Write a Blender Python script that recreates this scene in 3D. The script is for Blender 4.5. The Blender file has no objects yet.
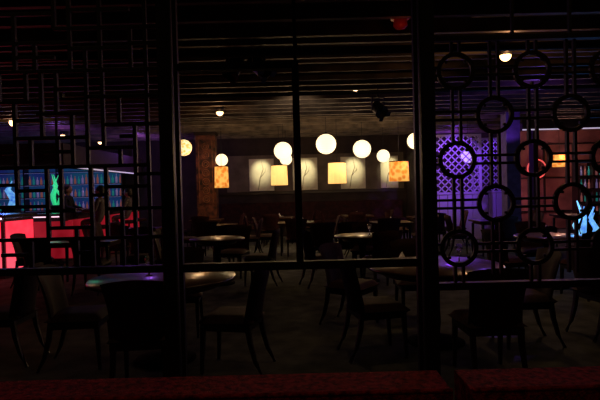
import bpy, math, random
from mathutils import Vector, Matrix
random.seed(4)
S = bpy.context.scene
S.view_settings.view_transform = 'Standard'
pi = math.pi

# ---------------------------------------------------------------- materials
def mat(name, col, rough=0.6, metal=0.0, emis=None, es=0.0, var=0.0, scale=8.0, bump=0.0, bscale=60.0, spec=0.5, coat=0.0):
    m = bpy.data.materials.new(name); m.use_nodes = True
    nt = m.node_tree; b = nt.nodes['Principled BSDF']
    b.inputs['Base Color'].default_value = (*col, 1)
    b.inputs['Roughness'].default_value = rough
    b.inputs['Metallic'].default_value = metal
    b.inputs['Specular IOR Level'].default_value = spec
    b.inputs['Coat Weight'].default_value = coat
    b.inputs['Coat Roughness'].default_value = 0.15
    tc = nt.nodes.new('ShaderNodeTexCoord')
    if var > 0:
        n = nt.nodes.new('ShaderNodeTexNoise'); n.inputs['Scale'].default_value = scale
        n.inputs['Detail'].default_value = 6
        nt.links.new(tc.outputs['Object'], n.inputs['Vector'])
        r = nt.nodes.new('ShaderNodeValToRGB')
        r.color_ramp.elements[0].position = 0.35; r.color_ramp.elements[1].position = 0.65
        r.color_ramp.elements[0].color = (*[c*(1-var) for c in col], 1)
        r.color_ramp.elements[1].color = (*[min(1, c*(1+var)) for c in col], 1)
        nt.links.new(n.outputs['Fac'], r.inputs['Fac'])
        nt.links.new(r.outputs['Color'], b.inputs['Base Color'])
    if bump > 0:
        n2 = nt.nodes.new('ShaderNodeTexNoise'); n2.inputs['Scale'].default_value = bscale
        n2.inputs['Detail'].default_value = 4
        nt.links.new(tc.outputs['Object'], n2.inputs['Vector'])
        bp = nt.nodes.new('ShaderNodeBump'); bp.inputs['Strength'].default_value = bump
        bp.inputs['Distance'].default_value = 0.01
        nt.links.new(n2.outputs['Fac'], bp.inputs['Height'])
        nt.links.new(bp.outputs['Normal'], b.inputs['Normal'])
    if emis:
        b.inputs['Emission Color'].default_value = (*emis, 1)
        b.inputs['Emission Strength'].default_value = es
    return m

def emis_noise(name, c1, c2, es, scale=6, kind='noise'):
    m = mat(name, c1, 0.5)
    nt = m.node_tree; b = nt.nodes['Principled BSDF']
    tc = nt.nodes.new('ShaderNodeTexCoord')
    if kind == 'noise':
        t = nt.nodes.new('ShaderNodeTexNoise'); t.inputs['Detail'].default_value = 5
        out = t.outputs['Fac']
    else:
        t = nt.nodes.new('ShaderNodeTexVoronoi'); out = t.outputs['Distance']
    t.inputs['Scale'].default_value = scale
    nt.links.new(tc.outputs['Object'], t.inputs['Vector'])
    r = nt.nodes.new('ShaderNodeValToRGB')
    r.color_ramp.elements[0].position = 0.3; r.color_ramp.elements[1].position = 0.65
    r.color_ramp.elements[0].color = (*c1, 1); r.color_ramp.elements[1].color = (*c2, 1)
    nt.links.new(out, r.inputs['Fac'])
    nt.links.new(r.outputs['Color'], b.inputs['Emission Color'])
    b.inputs['Emission Strength'].default_value = es
    return m

M_iron = mat('screen_dark_wood', (0.010, 0.006, 0.005), 0.45, var=0.4, scale=12, spec=0.3)
M_black = mat('black_metal', (0.012, 0.012, 0.013), 0.55, 0.0, spec=.3)
M_ceil = mat('ceiling_paint', (0.018, 0.016, 0.015), 0.9, var=0.3, scale=2)
M_beam = mat('beam_wood', (0.11, 0.085, 0.06), 0.6, var=0.5, scale=3)
M_wall = mat('wall_dark', (0.03, 0.018, 0.015), 0.8, var=0.4, scale=2)
M_floor = mat('carpet', (0.075, 0.083, 0.075), 0.95, var=0.35, scale=5, bump=0.4, bscale=90, spec=0.1)
M_trim = mat('trim_wood', (0.02, 0.012, 0.01), 0.4)
M_seat = mat('burgundy_upholstery', (0.030, 0.007, 0.007), 0.7, var=0.4, scale=10, bump=0.2, spec=0.2)
M_leg = mat('chair_leg_wood', (0.010, 0.006, 0.005), 0.4)
M_base = mat('table_base_iron', (0.010, 0.009, 0.009), 0.95, spec=0.03)
M_table = mat('table_lacquer', (0.055, 0.024, 0.011), 0.28, var=0.3, scale=6, coat=0.5)
M_booth = mat('booth_red_fabric', (0.26, 0.016, 0.024), 0.85, var=0.65, scale=45, bump=0.8, bscale=120, spec=0.2)
M_globe = mat('globe_paper', (0.9, 0.85, 0.7), 0.8, emis=(1.0, 0.74, 0.42), es=1.75)
M_globe_y = emis_noise('globe_yellow_lattice', (0.9, 0.45, 0.08), (1, 0.9, 0.5), 1.2, 14, 'v')
M_globe_v = mat('globe_violet', (0.6, 0.5, 0.9), 0.8, emis=(0.75, 0.55, 1.0), es=0.8)
M_shade = mat('shade_silk', (0.9, 0.7, 0.4), 0.8, emis=(1.0, 0.52, 0.14), es=1.25)
M_shade_o = emis_noise('shade_orange_pattern', (0.65, 0.18, 0.02), (1.0, 0.50, 0.10), 0.95, 9, 'v')
M_bulb = mat('warm_bulb', (1, .9, .7), 0.5, emis=(1.0, 0.55, 0.22), es=5)
M_fillbulb = mat('fill_bulb', (.5, .4, .3), 0.5, emis=(1.0, 0.5, 0.25), es=.15)
M_art = mat('cream_art_plaster', (0.80, 0.76, 0.56), 0.8, var=0.12, scale=3)
M_artwall = mat('taupe_art_wall', (0.15, 0.12, 0.09), 0.8, var=0.3, scale=2)
M_artdk = mat('art_relief_branch', (0.35, 0.3, 0.2), 0.7)
M_red = emis_noise('bar_red_backlit', (0.85, 0.010, 0.035), (1.0, 0.09, 0.14), 1.3, 1.3)
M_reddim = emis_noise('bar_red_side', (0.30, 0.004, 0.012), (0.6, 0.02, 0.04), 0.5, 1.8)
M_pinkled = mat('led_pink_white', (1, .8, .9), 0.5, emis=(1.0, 0.6, 0.75), es=1.8)
M_whled = mat('led_lilac_white', (1, .9, 1), 0.5, emis=(0.8, 0.7, 1.0), es=0.5)
M_green = mat('green_glass', (0.1, 0.8, 0.4), 0.2, emis=(0.04, 0.75, 0.3), es=0.6)
M_blue = emis_noise('blue_glass', (0.01, 0.08, 0.6), (0.25, 0.7, 1.0), 0.9, 7)
M_cyan = mat('cyan_glass', (0.3, 0.7, 1), 0.2, emis=(0.25, 0.65, 1.0), es=1.0)
M_counter = mat('counter_stone', (0.05, 0.03, 0.04), 0.25, coat=0.5)
M_bot = [mat('bottle_amber', (0.3, 0.1, 0.02), 0.15, emis=(1, .3, .3), es=0.12),
         mat('bottle_teal', (0.05, 0.4, 0.4), 0.15, emis=(.05, .8, .7), es=0.10),
         mat('bottle_clear', (0.6, 0.6, 0.7), 0.1, emis=(.6, .4, 1), es=0.12)]
M_linen = mat('white_linen', (0.75, 0.72, 0.68), 0.8)
M_ceramic = mat('plate_ceramic', (0.6, 0.58, 0.55), 0.2)
M_carved = mat('carved_red_brown', (0.085, 0.025, 0.013), 0.7, var=0.85, scale=7, bump=1, bscale=20)
M_carved2 = mat('carved_relief_tan', (0.20, 0.075, 0.035), 0.7, var=0.5, scale=9)
M_vio = mat('violet_lattice_paint', (0.45, 0.35, 0.75), 0.6)
M_rwall = mat('red_brown_wall', (0.26, 0.10, 0.09), 0.7, var=0.4, scale=1.5)
M_skin = mat('skin', (0.45, 0.25, 0.17), 0.5)
M_shirt = mat('black_shirt', (0.015, 0.015, 0.02), 0.8)
M_hair = mat('dark_hair', (0.01, 0.008, 0.006), 0.5)
M_redsign = mat('red_alarm_plastic', (0.4, 0.02, 0.02), 0.4, emis=(1, .03, .02), es=0.02)
M_redneon = mat('red_neon', (1, .2, .2), 0.4, emis=(1, .12, .10), es=0.8)

# ---------------------------------------------------------------- mesh builder
class MB:
    def __init__(s): s.v=[]; s.f=[]; s.m=[]; s.sm=[]
    def add(s, vs, fs, mi=0, smooth=False, M=None):
        o=len(s.v)
        for p in vs:
            p=Vector(p)
            s.v.append(tuple(M@p) if M else tuple(p))
        for f in fs:
            s.f.append([i+o for i in f]); s.m.append(mi); s.sm.append(smooth)
    def box(s, c, d, mi=0, M=None):
        x,y,z=[k/2 for k in d]
        vs=[(c[0]+a*x,c[1]+b*y,c[2]+e*z) for a in(-1,1) for b in(-1,1) for e in(-1,1)]
        s.add(vs,[(0,1,3,2),(4,6,7,5),(0,4,5,1),(2,3,7,6),(0,2,6,4),(1,5,7,3)],mi,False,M)
    def tube(s, pts, rad, n=10, mi=0, smooth=True, M=None, ph=0):
        pts=[Vector(p) for p in pts]; vs=[]; fs=[]
        for i,p in enumerate(pts):
            t=(pts[min(i+1,len(pts)-1)]-pts[max(i-1,0)]).normalized()
            up=Vector((0,0,1)) if abs(t.z)<0.9 else Vector((0,1,0))
            a=t.cross(up).normalized(); b=t.cross(a)
            for k in range(n):
                th=2*pi*k/n+ph
                vs.append(p+(a*math.cos(th)+b*math.sin(th))*rad[i])
        for i in range(len(pts)-1):
            for k in range(n):
                fs.append((i*n+k,i*n+(k+1)%n,(i+1)*n+(k+1)%n,(i+1)*n+k))
        fs.append(tuple(range(n))[::-1]); fs.append(tuple((len(pts)-1)*n+k for k in range(n)))
        s.add(vs,fs,mi,smooth,M)
    def lathe(s, prof, c=(0,0,0), n=32, mi=0, smooth=True, M=None):
        vs=[];fs=[]
        for r,z in prof:
            for k in range(n):
                vs.append((c[0]+r*math.cos(2*pi*k/n),c[1]+r*math.sin(2*pi*k/n),c[2]+z))
        for i in range(len(prof)-1):
            for k in range(n):
                fs.append((i*n+k,i*n+(k+1)%n,(i+1)*n+(k+1)%n,(i+1)*n+k))
        fs.append(tuple(range(n))[::-1]); fs.append(tuple((len(prof)-1)*n+k for k in range(n)))
        s.add(vs,fs,mi,smooth,M)
    def sphere(s, c, r, sc=(1,1,1), n=20, mi=0, M=None):
        prof=[(max(0.001,math.sin(pi*i/12))*r, -math.cos(pi*i/12)*r) for i in range(13)]
        T=Matrix.Translation(c)@Matrix.Diagonal((*sc,1))
        s.lathe(prof,(0,0,0),n,mi,True,(M@T) if M else T)
    def ring(s, c, R, r, n=32, k=8, mi=0, M=None, sq=1.0):   # ring in XZ plane
        vs=[];fs=[]
        for i in range(n):
            a=2*pi*i/n
            for j in range(k):
                b=2*pi*j/k+pi/k
                q=R+r*math.cos(b)
                vs.append((c[0]+q*math.cos(a),c[1]+sq*r*math.sin(b),c[2]+q*math.sin(a)))
        for i in range(n):
            for j in range(k):
                fs.append((i*k+j,((i+1)%n)*k+j,((i+1)%n)*k+(j+1)%k,i*k+(j+1)%k))
        s.add(vs,fs,mi,k>4,M)
    def mesh(s, name, mats):
        me=bpy.data.meshes.new(name); me.from_pydata(s.v,[],s.f)
        for m in mats: me.materials.append(m)
        for i,p in enumerate(me.polygons):
            p.material_index=s.m[i]; p.use_smooth=s.sm[i]
        me.update(); return me
    def obj(s, name, mats, loc=(0,0,0), rz=0, bevel=0, parent=None):
        return place(s.mesh(name,mats),name,loc,rz,bevel,parent)

def place(me, name, loc=(0,0,0), rz=0, bevel=0, parent=None):
    o=bpy.data.objects.new(name,me); S.collection.objects.link(o)
    o.location=loc; o.rotation_euler=(0,0,rz)
    if bevel:
        b=o.modifiers.new('bevel','BEVEL'); b.width=bevel; b.segments=2; b.limit_method='ANGLE'
    if parent: o.parent=parent
    return o
def empty(name,loc=(0,0,0),rz=0):
    o=bpy.data.objects.new(name,None); S.collection.objects.link(o); o.location=loc; o.rotation_euler=(0,0,rz); return o
def simplebox(name,c,d,m,bevel=0):
    b=MB(); b.box((0,0,0),d); return b.obj(name,[m],c,0,bevel)

# ---------------------------------------------------------------- room shell
XL,XR,YF,YB,H=-11,10.5,-2.0,18.0,3.7
simplebox('floor',((XL+XR)/2,(YF+YB)/2,-0.05),(XR-XL,YB-YF,0.1),M_floor)
simplebox('ceiling',((XL+XR)/2,(YF+YB)/2,H+0.05),(XR-XL,YB-YF,0.1),M_ceil)
simplebox('wall_back',((XL+XR)/2,YB+0.05,H/2),(XR-XL,0.1,H),M_wall)
simplebox('wall_front',((XL+XR)/2,YF-0.05,H/2),(XR-XL,0.1,H),M_wall)
simplebox('wall_left',(XL-0.05,(YF+YB)/2,H/2),(0.1,YB-YF,H),M_wall)
simplebox('wall_right',(XR+0.05,(YF+YB)/2,H/2),(0.1,YB-YF,H),M_rwall)
simplebox('baseboard_back',(0,YB-0.015,0.07),(XR-XL-0.1,0.03,0.14),M_trim)
simplebox('trim_1',(0.4,YB-0.05,1.42),(6.4,0.1,0.08),M_trim)

b=MB(); y=3.0
while y<17.8:
    b.box((-0.25,y,3.36+random.uniform(-.03,.03)),(21.2,0.07,0.16)); y+=random.choice([0.42,0.55,0.62])
for x in (-9,-6.9,-4.6,-2.35,-.1,2.1,4.5,6.8,9):
    b.box((x,10.2,3.56),(0.10,15.2,0.2))
b.obj('ceiling_beams',[M_beam])
b=MB()
b.tube([(-10.5,6.2,3.14),(10,6.2,3.14)],[0.05]*2,12)
b.tube([(-10.5,8.9,3.14),(10,8.9,3.14)],[0.035]*2,12)
for x in (-8,-4,0,4,8):
    b.box((x,6.2,3.2),(0.03,0.13,0.09)); b.box((x,8.9,3.2),(0.03,0.1,0.09))
b.obj('ceiling_pipes',[M_black])

# ---------------------------------------------------------------- lattice screen (drawing unit = 3.846 mm)
K=2/520
def LX(u): return (u-300)*K
def LZ(v): return 1.5-(v-190)*K
YS=2.0
def hbar(b,u0,u1,v,w=3.4,t=0.016,mi=0): b.box(((LX(u0)+LX(u1))/2,YS,LZ(v)),(abs(u1-u0)*K,t,w*K),mi)
def vbar(b,u,v0,v1,w=3.4,t=0.017,mi=0): b.box((LX(u),YS,(LZ(v0)+LZ(v1))/2),(w*K,t,abs(v1-v0)*K),mi)
zt=3.68
b=MB()
for u,w in ((170,13),(428,14),(-140,13),(745,14)):
    b.box((LX(u),YS,zt/2),(w*K,0.07,zt))
b.box((LX(180.5),YS-0.01,zt/2),(4*K,0.03,zt)); b.box((LX(417),YS-0.01,zt/2),(4*K,0.03,zt))
hbar(b,-134,163.5,265,7,.04); hbar(b,182.5,415,265,8,.04)
hbar(b,182.5,302,66,7,.04); vbar(b,298.5,69,261,7,.035)
vbar(b,298.5,-110,62,3.4)
# left panel irregular lattice
for u0,u1,v in ((-134,163,66),(-134,60,9),(60,163,24),(135,163,40),(90,163,92),(40,90,108),(-134,45,96),(-134,150,161),
                (20,90,132),(105,163,120),(90,137,143),(137,163,170),(-134,48,200),(48,92,222),(107,163,204),(-134,163,233),(107,150,182),(-100,18,178),
                (-134,75,38),(20,60,52),(75,135,6),(18,45,114),(75,135,44),(60,90,84),(45,75,146),(3,18,146),(122,137,132),(92,107,190),(18,48,184),(48,76,205),(0,30,248),(76,92,247)):
    hbar(b,u0,u1,v,3.6)
for u,v0,v1 in ((75,-60,66),(60,-60,24),(135,24,66),(150,-60,261),(90,66,161),(106,66,143),(45,66,132),(18,96,161),(137,120,204),
                (75,108,161),(48,161,233),(18,161,200),(92,161,261),(107,161,233),(76,222,261),(30,233,261),(3,66,96),(122,143,161),(122,92,120),
                (-30,66,161),(-60,-60,66),(-70,161,261),(-100,66,200),(20,9,66),(40,38,66),(105,-60,24),(105,24,66),(90,44,66),(60,66,108),(60,132,161),(33,132,161),(62,161,222),(122,204,261),(135,182,261),(30,66,96)):
    vbar(b,u,v0,v1,3.6)
hbar(b,-134,163,-60,5,.04)
# right panel, ring lattice
hbar(b,435,738,44,5,.035); hbar(b,435,738,290,7,.04); hbar(b,435,738,-75,5,.035)
R=17
rows=[(76,0),(120,1),(164,0),(208,1),(252,0)]
cols0=[458,534,610,686]; cols1=[496,572,648,724]
for v,odd in rows:
    for u in (cols1 if odd else cols0):
        b.ring((LX(u),YS,LZ(v)),R*K,2.9*K,32,4,sq=1.0)
        for a in range(4):
            b.box((LX(u)+(R-3.5)*K*math.cos(a*pi/2+pi/4),YS,LZ(v)+(R-3.5)*K*math.sin(a*pi/2+pi/4)),(2.5*K,.012,2.5*K))
        if u+59<738: 
            hbar(b,u+R,u+76-R,v-4,2.6); hbar(b,u+R,u+76-R,v+4,2.6)
for v,odd in rows:
    for u in (cols1 if odd else cols0):
        v1=min(v+88-R,287)
        vbar(b,u-4,v+R-0.5,v1,2.6); vbar(b,u+4,v+R-0.5,v1,2.6)
for u in cols0: vbar(b,u-4,47,76-R,2.6); vbar(b,u+4,47,76-R,2.6)
for u in cols1: vbar(b,u-4,47,120-R,2.6); vbar(b,u+4,47,120-R,2.6)
for v in (76,164,252): hbar(b,435,458-R,v-4,2.6); hbar(b,435,458-R,v+4,2.6)
for v in (120,208): hbar(b,435,496-R,v-4,2.6); hbar(b,435,496-R,v+4,2.6)
for u in (515,572,648): vbar(b,u,-72,44,2.4)
b.obj('lattice_screen_divider',[M_iron],bevel=0.001)

# ---------------------------------------------------------------- foreground booths
def booth(x0,x1):
    b=MB(); w=x1-x0; cx=(x0+x1)/2
    b.box((cx,1.76,0.42),(w,0.2,0.84)); b.box((cx,1.36,0.30),(w,0.58,0.1)); 
    n=max(1,round(w/0.9))
    for i in range(n): b.box((x0+(i+.5)*w/n,1.36,0.42),(w/n-.01,0.6,0.14))
    b.tube([(x0,1.665,0.842),(x1,1.665,0.842)],[0.008]*2,8)
    b.box((cx,1.36,0.12),(w,0.5,0.24),1)
    return b.obj('booth_bench',[M_booth,M_trim],bevel=0.025)
booth(-3.2,LX(437)-0.05); booth(LX(437)+0.012,3.2)

# ---------------------------------------------------------------- chairs
def chair_mesh():
    b=MB()
    n=10; vs=[];fs=[]
    for side in (0,1):
        for i in range(n+1):
            for j in range(n+1):
                x=-1+2*i/n; y=-1+2*j/n
                w=0.235+0.012*y
                h=(1-x**6)*(1-y**6)
                z=0.43+ (0.055*h**.5 if side else -0.045*h**.3)
                vs.append((x*w,y*0.235,z))
    q=(n+1)**2
    for i in range(n):
        for j in range(n):
            a=i*(n+1)+j
            fs.append((a,a+1,a+n+2,a+n+1)); fs.append((q+a,q+a+n+1,q+a+n+2,q+a+1))
    b.add(vs,fs,0,True)
    b.box((0,0,0.385),(0.42,0.42,0.05),1)
    n,m=10,10; vs=[];fs=[]
    for side in (0,1):
        for i in range(n+1):
            for j in range(m+1):
                x=-1+2*i/n; t=j/m
                w=0.215+0.03*t-0.02*math.sin(pi*t)
                z=0.42+0.47*t-0.03*t*x*x
                th=0.03*(1-abs(x)**5)**.5*(1-t**8)**.5
                yy=-0.215-0.10*t**1.4+0.045*x*x
                vs.append((x*w,yy+(th if side else -th),z))
    q=(n+1)*(m+1)
    for i in range(n):
        for j in range(m):
            a=i*(m+1)+j
            fs.append((a,a+m+1,a+m+2,a+1)); fs.append((q+a,q+a+1,q+a+m+2,q+a+m+1))
    for i in range(n): 
        a=i*(m+1); fs.append((a,q+a,q+a+m+1,a+m+1))
    b.add(vs,fs,0,True)
    for sx in (-1,1):
        b.tube([(sx*.19,.19,.40),(sx*.192,.2,.2),(sx*.195,.21,0)],[.028,.022,.016],4,1,False,ph=pi/4)
        b.tube([(sx*.185,-.19,.42),(sx*.187,-.21,.27),(sx*.19,-.25,.12),(sx*.195,-.31,0)],[.028,.025,.02,.016],4,1,False,ph=pi/4)
    return b.mesh('dining_chair',[M_seat,M_leg])
CM=chair_mesh()
def chair(x,y,face):   # face: angle of facing direction in degrees, 90 = +Y
    return place(CM,'dining_chair',(x,y,0),math.radians(face-90))
def round_table(x,y,d,name='round_dining_table'):
    b=MB(); r=d/2
    b.lathe([(r-.012,.715),(r,.722),(r,.742),(r-.008,.75),(0.01,.75)],n=48)
    b.lathe([(r-.14,.66),(r-.12,.715)],n=32)
    k=.27*min(1,r/.45)
    b.lathe([(.035,.05),(.05,.2),(.04,.45),(.07,.62),(.12,.66)],n=20,mi=1)
    b.lathe([(k,0),(k,.015),(.20,.03),(.06,.06)],n=28,mi=1)
    return b.obj(name,[M_table,M_base],(x,y,0))
def rect_table(x,y,w,d):
    b=MB(); b.box((0,0,.73),(w,d,.04)); b.box((0,0,.685),(w-.14,d-.14,.05))
    for sx in (-1,1):
        for sy in (-1,1):
            b.tube([(sx*(w/2-.08),sy*(d/2-.08),.67),(sx*(w/2-.07),sy*(d/2-.07),0)],[.035,.022],4,1,False,ph=pi/4)
    return b.obj('rectangular_dining_table',[M_table,M_leg],(x,y,0),0,.004)
def around(x,y,r,angs):
    for a in angs:
        t=math.radians(a); chair(x+r*math.cos(t),y+r*math.sin(t),a+180)
# near right
round_table(1.28,5.0,1.28)
chair(.66,4.70,12); chair(1.46,4.12,92); chair(2.08,4.92,180); chair(1.3,5.9,270); chair(.55,5.75,325)
# near left
round_table(-1.25,4.68,1.3)
chair(-.60,4.42,168); chair(-1.22,3.98,95); chair(-1.98,4.62,5); chair(-1.3,5.55,275)
chair(-2.75,4.75,180); chair(3.0,5.1,10); chair(2.85,4.35,60)
rect_table(-3.5,4.9,.9,.9)
# middle row
round_table(.99,8.4,.9); around(.99,8.4,.72,[200,285,345,80])
round_table(-1.37,8.5,.9); around(-1.37,8.5,.72,[190,350,75])
rect_table(-3.6,8.7,1.1,.8); chair(-4.0,8.05,90); chair(-3.25,8.05,90); chair(-4.5,8.75,0); chair(-2.7,8.75,180)
round_table(3.62,7.6,.95); around(3.62,7.6,.74,[200,280,350,80])
rect_table(6.3,8.6,1.0,.8); chair(6.0,7.95,90); chair(6.5,9.3,270)
# far rows
far=[(-3.5,11.4),(-1.9,11.9),(-.1,12.2),(2.0,11.5),(4.2,11.3),(-2.6,14.4),(-.6,14.8),(1.6,14.7),(3.2,13.2),(6.6,12.5)]
for i,(x,y) in enumerate(far):
    rect_table(x,y,.85,.8)
    chair(x-.2+.1*(i%3),y-.68,90)
    if i!=0: chair(x+.72,y,180)
    chair(x-.72,y+.05,0)
for x in (-3.2,-1.6,.2,.75):
    chair(x+.15,9.95,random.choice([80,95,110]))
# banquette along art wall
b=MB()
b.box((0,17.3,.2),(6.2,.6,.4),1); b.box((0,17.75,.55),(6.2,.2,1.1))
for i in range(6): b.box((-2.58+i*1.03,17.33,.45),(1.02,.62,.1))
b.obj('wall_banquette',[M_seat,M_trim],(0.4,0,0),bevel=.02)

# tableware
def setting(x,y,z=.75):
    b=MB(); b.lathe([(.07,0),(.085,.006),(.125,.018),(.12,.02),(.08,.01),(.001,.01)],n=28)
    b.obj('dinner_plate',[M_ceramic],(x,y,z+.001))
    b=MB(); b.add([(-.05,-.05,0),(.05,-.05,0),(.05,.05,0),(-.05,.05,0),(0,-.01,.10),(0,.01,.10)],[(0,3,2,1),(0,1,4),(1,2,5,4),(2,3,5),(3,0,4,5)])
    b.obj('folded_napkin',[M_linen],(x,y,z+.013))
for x,y in ((1.3,5.35),(1.0,5.15),(-1.2,5.05)):
    setting(x,y)
for x,y in ((-.2,12.1),(.05,12.25),(-.6,14.8),(2,11.5),(1.6,14.7)): setting(x,y)
M_glass=mat('clear_glass',(.8,.8,.8),.05); M_glass.node_tree.nodes['Principled BSDF'].inputs['Transmission Weight'].default_value=.9
def glass(x,y,z=.751):
    b=MB(); b.lathe([(.032,0),(.033,.003),(.006,.008),(.005,.08),(.02,.1),(.034,.13),(.03,.18),(.028,.18),(.03,.13),(.001,.10)],n=20)
    b.obj('wine_glass',[M_glass],(x,y,z))
for x,y in ((1.17,4.85),(1.55,5.1),(-1.4,4.75),(1.1,8.3)): glass(x,y)

# ---------------------------------------------------------------- pendant lamps
def pt(name,loc,col,e,r=.05):
    l=bpy.data.lights.new(name,'POINT'); l.color=col; l.energy=e; l.shadow_soft_size=r
    o=bpy.data.objects.new(name,l); S.collection.objects.link(o); o.location=loc; return o
def spot(name,loc,tgt,col,e,ang=60,blend=.6,r=.04):
    l=bpy.data.lights.new(name,'SPOT'); l.color=col; l.energy=e; l.spot_size=math.radians(ang); l.spot_blend=blend; l.shadow_soft_size=r
    o=bpy.data.objects.new(name,l); S.collection.objects.link(o); o.location=loc
    o.rotation_euler=(Vector(tgt)-Vector(loc)).to_track_quat('-Z','Y').to_euler(); return o
WARM=(1,.62,.30)
def globe(x,y,z,r,m=None):
    b=MB(); b.sphere((0,0,0),r,n=28)
    for k in range(-4,5):
        zz=r*k/5; b.lathe([(math.sqrt(r*r-zz*zz)+.001,zz-.003),(math.sqrt(r*r-zz*zz)+.004,zz),(math.sqrt(r*r-zz*zz)+.001,zz+.003)],n=28)
    b.tube([(0,0,r),(0,0,3.69-z)],[.006]*2,6,1)
    b.lathe([(.03,r-.01),(.03,r+.04),(.01,r+.05)],n=16,mi=1)
    b.lathe([(.05,3.66-z),(.05,3.7-z)],n=16,mi=1)
    b.obj('globe_pendant_lamp',[m or M_globe,M_black],(x,y,z))
G=[(.685,13,2.63,.25),(-.425,14,2.56,.24),(-.39,15.5,2.43,.18),(1.70,14,2.56,.24),(2.51,15.5,2.45,.19),(3.14,14,2.74,.22),(-2.30,15.5,2.45,.18)]
for g in G:
    globe(*g)
globe(-2.98,13.5,2.67,.21,M_globe_y); globe(4.87,15,2.36,.2,M_globe_v)
for x,y in ((-2.2,13.8),(-.2,12.9),(1.5,12.9),(3.0,13.4)):
    pt('pendant_fill',(x,y,2.3),WARM,24,.15)  # unseen fill points added below the globes to carry their light
def drum(x,y,z,r,h,m):
    b=MB()
    b.lathe([(r*.93,h/2),(r,-h/2),(r-.01,-h/2),(r*.93-.01,h/2),(r*.93,h/2)],n=32)
    for i in range(12):
        a=2*pi*i/12; b.tube([(r*1.005*math.cos(a),r*1.005*math.sin(a),-h/2),(r*.935*math.cos(a),r*.935*math.sin(a),h/2)],[.004]*2,4,0)
    b.lathe([(r*.93+.006,h/2-.02),(r*.93+.006,h/2+.005)],n=32,mi=1) 
    b.lathe([(r-.02,-h/2+.03),(.02,-h/2+.03)],n=32)
    b.tube([(0,0,h/2),(0,0,3.69-z)],[.006]*2,6,1)
    b.obj('drum_pendant_lamp',[m,M_black],(x,y,z))
drum(-2.23,14.9,1.93,.2,.62,M_shade_o); drum(-.56,14.5,1.93,.23,.56,M_shade); drum(.98,13.5,1.92,.235,.55,M_shade); drum(2.68,14,1.94,.27,.54,M_shade_o)

# art wall: taupe field with cream plaster panels lit by pools of light
b=MB(); b.box((0,0,0),(6.1,.04,1.25)); b.obj('plaster_wall_field',[M_artwall],(.55,17.975,2.1))
for i,x in enumerate((-1.3,.2,1.85,3.1)):
    b=MB(); w=.85 if i<3 else .6
    b.box((0,0,0),(w,.05,1.1))
    b.tube([(-.12,-.03,-.52),(-.05,-.035,-.1),(.06,-.035,.2),(.0,-.03,.5)],[.008,.014,.012,.004],8,1)
    b.tube([(-.05,-.03,-.1),(.12,-.035,.1),(.15,-.03,.25)],[.01,.01,.004],8,1)
    b.obj('wall_art_panel',[M_art,M_artdk],(x,17.93,2.05))
    spot('art_spot',(x,16.9,2.8),(x,17.95,2.15),(1,.85,.52),80,42,1.0)
b=MB(); b.box((0,0,1.85),(.12,1.6,3.7)); b.obj('wall_partition',[M_wall],(3.75,17.15,0))

# carved column
b=MB(); b.box((0,0,1.6),(.58,.4,3.2)); b.box((0,0,.1),(.66,.48,.2),1); b.box((0,-.21,2.1),(.46,.03,1.9),0)
for i in range(7):
    b.ring((0,-.23,1.3+i*.26),.1,.015,16,6,2)
    b.ring((0,-.23,1.3+i*.26),.05,.012,16,6,2)
for sx in (-.2,.2): b.box((sx,-.23,2.1),(.02,.02,1.86),2)
b.box((0,0,3.45),(.66,.48,.5),1)
b.obj('carved_column',[M_carved,M_trim,M_carved2],(-2.78,15.7,0),bevel=.005)
spot('column_light',(-2.9,14.6,3.1),(-2.72,15.5,2.0),(1,.4,.3),8,60)

# violet lattice screens
b=MB(); w,h=1.4,2.95
for sx in (-1,1): b.box((sx*w/2,0,h/2),(.06,.06,h))
for z in (.03,1.3,h-.03): b.box((0,0,z),(w,.06,.06))
for i in range(6):
    b.box((-w/2+(i+.5)*w/6,0,.66),(w/6-.02,.02,1.2))
st=.2; z0=1.33
for i in range(-9,16):
    for sgn in (1,-1):
        x0=-w/2+i*st
        xa,za=x0,z0; xb,zb=x0+(h-z0-.06),h-.06
        if sgn<0: xa,xb=-xa,-xb
        dx=xb-xa
        t1=(-w/2-xa)/dx; t2=(w/2-xa)/dx
        if t1>t2:t1,t2=t2,t1
        t1=max(0,t1); t2=min(1,t2)
        if t2-t1<.03: continue
        A=(xa+(xb-xa)*t1,0,za+(zb-za)*t1); B=(xa+(xb-xa)*t2,0,za+(zb-za)*t2)
        b.tube([A,B],[.02]*2,4,0,False,ph=pi/4)
VS=b.mesh('violet_lattice_screen',[M_vio])
place(VS,'violet_lattice_screen',(4.38,14.6,0)); place(VS,'violet_lattice_screen',(6.0,15.9,0))
spot('violet_spot',(4.3,13.2,3.1),(4.38,14.6,2.1),(.36,.10,1),190,62)
spot('violet_spot_b',(5.8,14.8,3.1),(6.0,15.9,2.3),(.36,.12,1),60,55)
pt('violet_wash',(5.0,16.6,2.9),(.28,.06,1),45,.1)
pt('violet_ceiling',(4.25,9.2,3.05),(.3,.1,1),7,.1)
b=MB(); b.box((0,0,1.85),(.36,.36,3.7)); b.box((0,0,.1),(.46,.46,.2)); b.box((0,0,3.5),(.46,.46,.3))
b.obj('square_column',[mat('column_plaster',(.12,.10,.2),.7,var=.2)],(5.45,13.4,0),bevel=.01)
spot('violet_col',(5.15,12.6,2.4),(5.4,13.3,3.2),(.35,.1,1),16,70)

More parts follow.
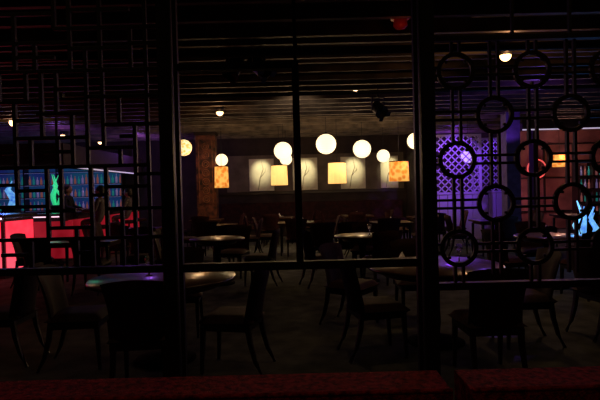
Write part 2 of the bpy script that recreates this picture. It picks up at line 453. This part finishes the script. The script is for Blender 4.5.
# ---------------------------------------------------------------- right alcove
b=MB(); b.box((0,0,3.38),(4.0,.4,.62)); b.box((0,-.21,3.07),(4.0,.02,.035),1)
b.obj('alcove_soffit',[M_wall,M_whled],(8.45,15.2,0))
simplebox('trim_2',(6.85,15.2,1.53),(.14,.3,3.06),M_trim,.005)
simplebox('wall_alcove',(8.7,17.2,1.8),(3.5,.12,3.55),M_rwall)
b=MB()
for i in range(4):
    b.box((-1.5+i*.95,0,0),(.05,.06,2.2),0)
for z in (-1.1,0,1.1): b.box((-.08,0,z),(2.9,.06,.05),0)
b.obj('alcove_wall_frame',[M_trim],(8.6,17.10,1.7))
b=MB(); b.ring((0,0,0),.30,.02,32,8,0); b.box((0,.03,0),(.3,.04,.75),1)
b.obj('red_neon_sign',[M_redneon,M_carved],(7.75,16.98,2.0))
drum(8.15,16.3,2.25,.2,.45,M_shade_o)
pt('alcove_warm',(8.2,15.9,2.4),(1,.5,.38),28,.15)
pt('alcove_pink',(7.5,15.9,1.2),(1,.35,.4),14,.1)
b=MB()
for x in (-.5,0,.5): b.box((x,0,1.1),(.04,.35,2.2))
for i in range(6): b.box((0,0,.05+i*.42),(1.04,.35,.03))
for i in range(5):
    for j in range(8):
        x=-.43+j*.123
        b.lathe([(.03,0),(.03,.16),(.012,.22),(.012,.29)],(x,0,.066+i*.42),10,1+(i+j)%3)
b.obj('bottle_rack',[M_trim]+M_bot,(9.35,16.7,0))
b=MB(); b.lathe([(.3,0),(.3,.05),(.22,.08),(.22,.42),(.3,.45),(.3,.48)],n=28,mi=1)
for k in range(5):
    a=k*1.3; x,y=.13*math.cos(a),.13*math.sin(a); hh=.45+.12*(k%3)
    b.tube([(x,y,.47),(x*1.5,y*1.5,.47+hh*.3),(x*.6,y*.6,.47+hh*.65),(x*1.2,y*1.2,.47+hh)],[.03,.05,.03,.01],10,0 if k!=2 else 2)
b.obj('blue_glass_sculpture',[M_blue,M_black,M_cyan],(5.5,10.0,0))
pt('blue_glow',(5.3,9.6,1.2),(.1,.35,1),12,.1)
spot('table_violet_spot',(3.6,7.4,3.1),(3.62,7.6,.75),(.6,.5,1),110,26,.5)
spot('table_violet_spot_b',(2.0,5.6,3.1),(1.70,5.1,.75),(.35,.15,1),140,22,.7)

# ---------------------------------------------------------------- bar
b=MB()
b.box((-7.9,11.75,.54),(5.2,.45,1.02),1); b.box((-7.9,11.72,1.085),(5.3,.6,.06),1)
for i in range(6): b.box((-10.2+i*.94,11.51,.53),(.90,.03,.82),2)
b.box((-7.9,11.50,.06),(5.2,.05,.1),1)
b.box((-7.9,11.415,1.045),(5.2,.015,.02),3)
b.box((-5.52,14.6,.54),(.45,5.2,1.02),1); b.box((-5.5,14.75,1.085),(.6,5.4,.06),1)
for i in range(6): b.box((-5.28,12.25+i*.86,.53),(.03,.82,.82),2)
b.obj('bar_counter',[M_red,M_counter,M_reddim,M_pinkled])
b=MB()
b.box((0,0,.55),(2.2,.9,1.1),1)
for i in range(4): b.box((-.79+i*.527,-.46,.6),(.5,.03,.9),0)
b.box((0,0,1.15),(2.3,1.0,.06),1); b.box((0,-.5,1.11),(2.2,.02,.035),2)
b.box((1.11,0,.6),(.03,.8,.9),0)
b.obj('host_counter',[M_red,M_counter,M_pinkled],(-6.5,10.1,0),math.radians(-6))
b=MB(); b.box((-7.9,11.75,2.42),(5.4,.5,.5)); b.box((-7.9,11.49,2.15),(5.4,.02,.035),1)
b.box((-5.45,14.6,2.42),(.5,5.2,.5)); b.box((-5.19,14.6,2.15),(.02,5.2,.03),1)
for x,y in ((-10.3,11.75),(-5.45,11.75),(-5.45,17.1)):
    b.tube([(x,y,2.6),(x,y,3.69)],[.03]*2,10)
b.obj('bar_canopy',[M_wall,M_whled])
b=MB()
b.box((0,.2,.5),(4.4,.4,1.0)); b.box((0,.38,1.9),(4.4,.04,1.8),1)
for z in (1.02,1.45,1.88,2.3): b.box((0,.22,z),(4.4,.34,.03)); b.box((0,.06,z-.018),(4.3,.015,.015),5)
for x in (-2.2,-1.1,0,1.1,2.2): b.box((x,.22,1.9),(.04,.36,1.8))
for z in (1.035,1.465,1.895):
    for i in range(34):
        x=-2.12+i*.128
        if min(abs(x-q) for q in (-2.2,-1.1,0,1.1,2.2))<.05: continue
        hh=random.uniform(.8,1.1)
        b.lathe([(.035,0),(.036,.17*hh),(.013,.23*hh),(.013,.30*hh)],(x,.2,z),10,2+i%3)
M_bb=emis_noise('backbar_teal_blue_panel',(.02,.015,.22),(.01,.14,.22),.30,1.2)
b.obj('back_bar_shelves',[M_trim,M_bb]+M_bot+[mat('shelf_led',(.5,.5,.8),.5,emis=(.4,.35,.9),es=.2)],(-8.2,17.5,0))
pt('bar_blue',(-8.3,14.6,1.9),(.10,.2,1),16,.1)
pt('bar_teal',(-6.9,14.3,1.9),(.05,1,.6),2,.1)
pt('bar_violet',(-6.3,13.6,3.0),(.4,.12,1),14,.1)
pt('bar_violet_b',(-4.9,15.8,3.0),(.4,.12,1),22,.1)
pt('bar_violet_c',(-8.6,12.9,3.05),(.35,.12,1),9,.1)
pt('bar_red_glow',(-6.4,9.0,.9),(1,.05,.05),7,.2)
b=MB(); b.box((0,0,.6),(.35,.35,1.2),1); b.box((0,0,1.22),(.42,.42,.05),1)
for k in range(3):
    a=k*2.1
    b.tube([(.05*math.cos(a),.05*math.sin(a),1.24),(.16*math.cos(a),.1*math.sin(a),1.5),(-.05*math.cos(a),.06*math.sin(a),1.8),(.12*math.cos(a),.06*math.sin(a),2.12)],[.035,.045,.03,.008],10,0)
b.obj('green_glass_sculpture',[M_green,M_black],(-7.0,14.9,0))
b=MB(); b.box((0,0,.6),(.35,.35,1.2),1); b.box((0,0,1.22),(.42,.42,.05),1)
b.tube([(0,0,1.24),(.1,0,1.45),(-.08,0,1.7),(.05,0,1.95)],[.09,.12,.08,.01],12,0)
b.obj('blue_glass_vase',[M_blue,M_black],(-8.0,14.4,0))
def stool_mesh():
    b=MB(); b.lathe([(.17,.70),(.19,.72),(.19,.77),(.17,.79),(.01,.79)],n=28)
    b.tube([(0,0,.02),(0,0,.70)],[.025]*2,12,1); b.lathe([(.2,0),(.2,.015),(.03,.04)],n=28,mi=1)
    b.ring((0,0,0),.15,.01,24,6,1,Matrix.Translation((0,0,.28))@Matrix.Rotation(pi/2,4,'X'))
    for a in (0,pi): b.tube([(0,0,.28),(.15*math.cos(a),.15*math.sin(a),.28)],[.008]*2,6,1)
    return b.mesh('bar_stool',[M_seat,M_black])
SM=stool_mesh()
for y in (12.3,13.3,14.3,15.3): place(SM,'bar_stool',(-4.72,y,0))

# ---------------------------------------------------------------- downlights
def downlight(x,y,z=3.28,e=20,br=.045,ang=110,col=(1,.60,.30),m=None):
    b=MB(); b.lathe([(.05,.12),(.075,.1),(.08,0),(.07,0),(.065,.09),(.01,.1)],n=24,mi=1)
    b.sphere((0,0,-.005 if not m else .03),br,mi=0,n=16); b.tube([(0,0,.12),(0,0,3.69-z)],[.012]*2,8,1)
    b.obj('ceiling_downlight',[m or M_bulb,M_black],(x,y,z))
    spot('downlight_beam',(x,y,z-.08),(x,y,0),col,e,ang,.7,.05)
downlight(-6.55,12.0,3.22,9,.09); downlight(-6.6,14.6,3.2,8,.06); downlight(-6.4,16.8,3.2,8,.06)
downlight(-1.66,11.1,3.2,32,.075); downlight(2.68,6.7,3.16,22,.07)
pt('bulb_halo',(2.66,6.5,3.12),(1,.45,.18),8,.05)
pt('bulb_halo_b',(-1.66,10.9,3.1),(1,.5,.22),3,.05)
pt('bulb_halo_c',(-6.5,11.8,3.1),(1,.5,.22),3,.05)
for x,y,e in ((-2.4,3.2,4),(0,3.4,4),(2.4,3.2,4),(.15,4.9,9),(-3.8,4.9,5),(4.2,4.9,4)):
    downlight(x,y,3.45,e,.035,m=M_fillbulb)  # added fill lamps above the frame, brightening floor and near tables
# added spots without fittings, brightening the table tops
for x,y,e in ((-.2,9.8,20),(-.1,12.0,20),(2.0,11.4,20)):
    spot('table_fill_spot',(x,y,3.25),(x,y+.1,.75),(1,.6,.3),e,80,.8,.04)
for x,y,e,a in ((.99,8.4,110,22),(-1.37,8.5,60,22),(1.05,5.0,45,22),(-1.25,4.75,26,26),(-3.6,8.7,24,24)):
    spot('table_fill_spot',(x,y+.5,3.25),(x,y,.75),(1,.62,.34),e,a,.8,.03)
downlight(-1.4,.9,3.5,8,.035,m=M_fillbulb); downlight(1.4,.9,3.5,9,.035,m=M_fillbulb)  # unseen overhead pair, added to light the booth fabric
spot('ceiling_grazer',(0,9.6,2.9),(0,13.5,3.5),(1,.72,.5),22,100,1.0)

def track_spot(x,y,z,tilt,rz):
    b=MB(); T=Matrix.Rotation(tilt,4,'X')
    b.lathe([(.05,-.16),(.1,-.1),(.1,.12),(.12,.16),(.11,.16),(.08,.1)],n=24,M=T)
    for sx in (-1,1): b.box((sx*.125,0,.08),(.015,.04,.24))
    b.box((0,0,.2),(.265,.04,.015)); b.tube([(0,0,.2),(0,0,3.69-z)],[.015]*2,8)
    for a in range(4): 
        b.box((.11*math.cos(a*pi/2),.11*math.sin(a*pi/2),.2),(.08,.08,.004),0,T)
    b.obj('track_spotlight',[M_black],(x,y,z),rz)
track_spot(1.45,9.4,2.93,2.2,.4); track_spot(-.80,6.75,3.12,2.5,-.6); track_spot(-.50,6.75,3.12,2.2,.9); track_spot(-7.2,9.2,3.0,2.2,.4)
b=MB()
b.lathe([(.07,.1),(.075,.03),(.05,0),(.01,-.01)],n=24); b.lathe([(.1,.1),(.1,.12)],n=24); b.tube([(0,0,.12),(0,0,.49)],[.012]*2,8,1)
b.obj('red_fire_alarm',[M_redsign,M_black],(1.12,5.6,3.2))
pt('alarm_glow',(1.12,5.4,3.12),(1,.15,.08),.12,.03)

# ---------------------------------------------------------------- people
def skin_obj(name,verts,edges,rad,m,parent,root=0,sub=2):
    me=bpy.data.meshes.new(name); me.from_pydata(verts,edges,[]); me.materials.append(m)
    o=bpy.data.objects.new(name,me); S.collection.objects.link(o); o.parent=parent
    sk=o.modifiers.new('skin','SKIN'); sk.use_smooth_shade=True
    for i,sv in enumerate(me.skin_vertices[0].data):
        r=rad[i]; sv.radius=r if isinstance(r,tuple) else (r,r); sv.use_root=(i==root)
    ss=o.modifiers.new('sub','SUBSURF'); ss.levels=sub; ss.render_levels=sub
    return o
M_lips=mat('lips',(.4,.12,.1),.5)
M_grey=mat('grey_jacket',(.10,.08,.09),.8)
def person(name,x,y,rz,h=1.72,seated=False,cloth=None):
    P=empty(name,(x,y,0),rz); s=h/1.72
    dz=-.04 if seated else 0.0       # hips .91 on a .79 stool
    hz=1.145 if seated else 1.15; hxx=.38 if seated else .30
    T=lambda *p:(p[0]*s,p[1]*s,(p[2]+dz)*s)
    vs=[T(0,0,.95),T(0,0,1.1),T(.01,0,1.28),T(0,0,1.42),T(0,0,1.49),
         T(0,.17,1.40),T(.04,.24,1.17),(hxx,.20*s,hz),T(0,-.17,1.40),T(.04,-.24,1.17),(hxx,-.20*s,hz)]
    ed=[(0,1),(1,2),(2,3),(3,4),(3,5),(5,6),(6,7),(3,8),(8,9),(9,10)]
    rd=[(.11,.15),(.10,.13),(.11,.15),(.08,.10),.055,.06,.05,.033,.06,.05,.033]
    if seated:
        for sy in (1,-1):
            n=len(vs); vs+=[(.08,sy*.10,.90),(.40,sy*.13,.88),(.30,sy*.12,.50),(.24,sy*.11,.34)]
            ed+=[(0,n),(n,n+1),(n+1,n+2),(n+2,n+3)]; rd+=[.085,.06,.055,.042]
    else:
        for sy in (1,-1):
            n=len(vs); vs+=[T(0,sy*.09,.88),T(.02,sy*.10,.50),T(0,sy*.10,.1)]
            ed+=[(0,n),(n,n+1),(n+1,n+2)]; rd+=[.09,.065,.048]
    rd=[tuple(k*s for k in r) if isinstance(r,tuple) else r*s for r in rd]
    skin_obj('clothed_body',vs,ed,rd,cloth or M_shirt,P)
    zz=dz*s
    b=MB(); c=(.02,0,1.61*s+zz)
    b.sphere(c,.1*s,(.95,.78,1.18),24)
    b.sphere((.05,0,1.55*s+zz),.055*s,(1,.9,.8),16)
    b.tube([(0,0,1.46*s+zz),(.01,0,1.56*s+zz)],[.052*s,.05*s],12)
    b.tube([(.105,0,1.63*s+zz),(.13,0,1.595*s+zz),(.11,0,1.585*s+zz)],[.008,.015,.012],8)
    for sy in (-1,1):
        b.sphere((.01,sy*.08*s,1.60*s+zz),.026*s,(.7,.35,1.1),10)
        b.sphere((.098,sy*.032,1.625*s+zz),.011,(.6,1,.7),10,1)
    b.sphere((.103,0,1.553*s+zz),.018,(.4,1.3,.35),10,2)
    b.obj('head',[M_skin,M_hair,M_lips],parent=P)
    b=MB(); b.sphere((-.012,0,1.645*s+zz),.108*s,(.97,.84,1.02),24); b.sphere((-.05,0,1.58*s+zz),.085*s,(.8,.95,1.1),20); b.obj('hair',[M_hair],parent=P)
    for sy in (1,-1):
        hx,hy=hxx,sy*.20*s
        vs=[(hx,hy,hz),(hx+.05,hy,hz+.003),(hx+.09,hy,hz+.002)]; ed=[(0,1),(1,2)]; rd=[(.026,.02),(.035,.016),(.034,.013)]
        for k,L in enumerate((.068,.078,.072,.055)):
            yy=hy+(k-1.5)*.02; n=len(vs)
            vs+=[(hx+.095,yy,hz+.003),(hx+.095+L*.5,yy,hz),(hx+.095+L*.85,yy,hz-.012)]; ed+=[(2,n),(n,n+1),(n+1,n+2)]; rd+=[.0095,.009,.008]
        n=len(vs); vs+=[(hx+.05,hy-sy*.038,hz-.002),(hx+.085,hy-sy*.055,hz-.008)]; ed+=[(1,n),(n,n+1)]; rd+=[.011,.009]
        skin_obj('hand_left' if sy>0 else 'hand_right',vs,ed,rd,M_skin,P,sub=1)
    b=MB()
    for sy in (-1,1):
        b.sphere((.28,sy*.11,.32) if seated else (.06,sy*.1*s,.045),.09,(1.5,.55,.5),16)
    b.obj('shoes',[M_hair],parent=P)
person('bartender',-6.2,13.9,0,1.78)
person('seated_bar_guest',-4.72,12.3,pi,1.74,True,M_grey)
person('seated_bar_guest',-4.72,14.3,pi,1.70,True,M_grey)

# ---------------------------------------------------------------- world + camera
w=bpy.data.worlds.new('w'); S.world=w; w.use_nodes=True
w.node_tree.nodes['Background'].inputs[0].default_value=(.02,.015,.02,1); w.node_tree.nodes['Background'].inputs[1].default_value=.05
cam=bpy.data.cameras.new('camera'); co=bpy.data.objects.new('camera',cam); S.collection.objects.link(co)
cam.sensor_width=36; cam.lens=31.2; cam.clip_start=.05
co.matrix_world=Matrix.Translation((0,0,1.5))@Matrix.Rotation(math.radians(90-1.1),4,'X')@Matrix.Rotation(math.radians(-1.43),4,'Z')
S.camera=co
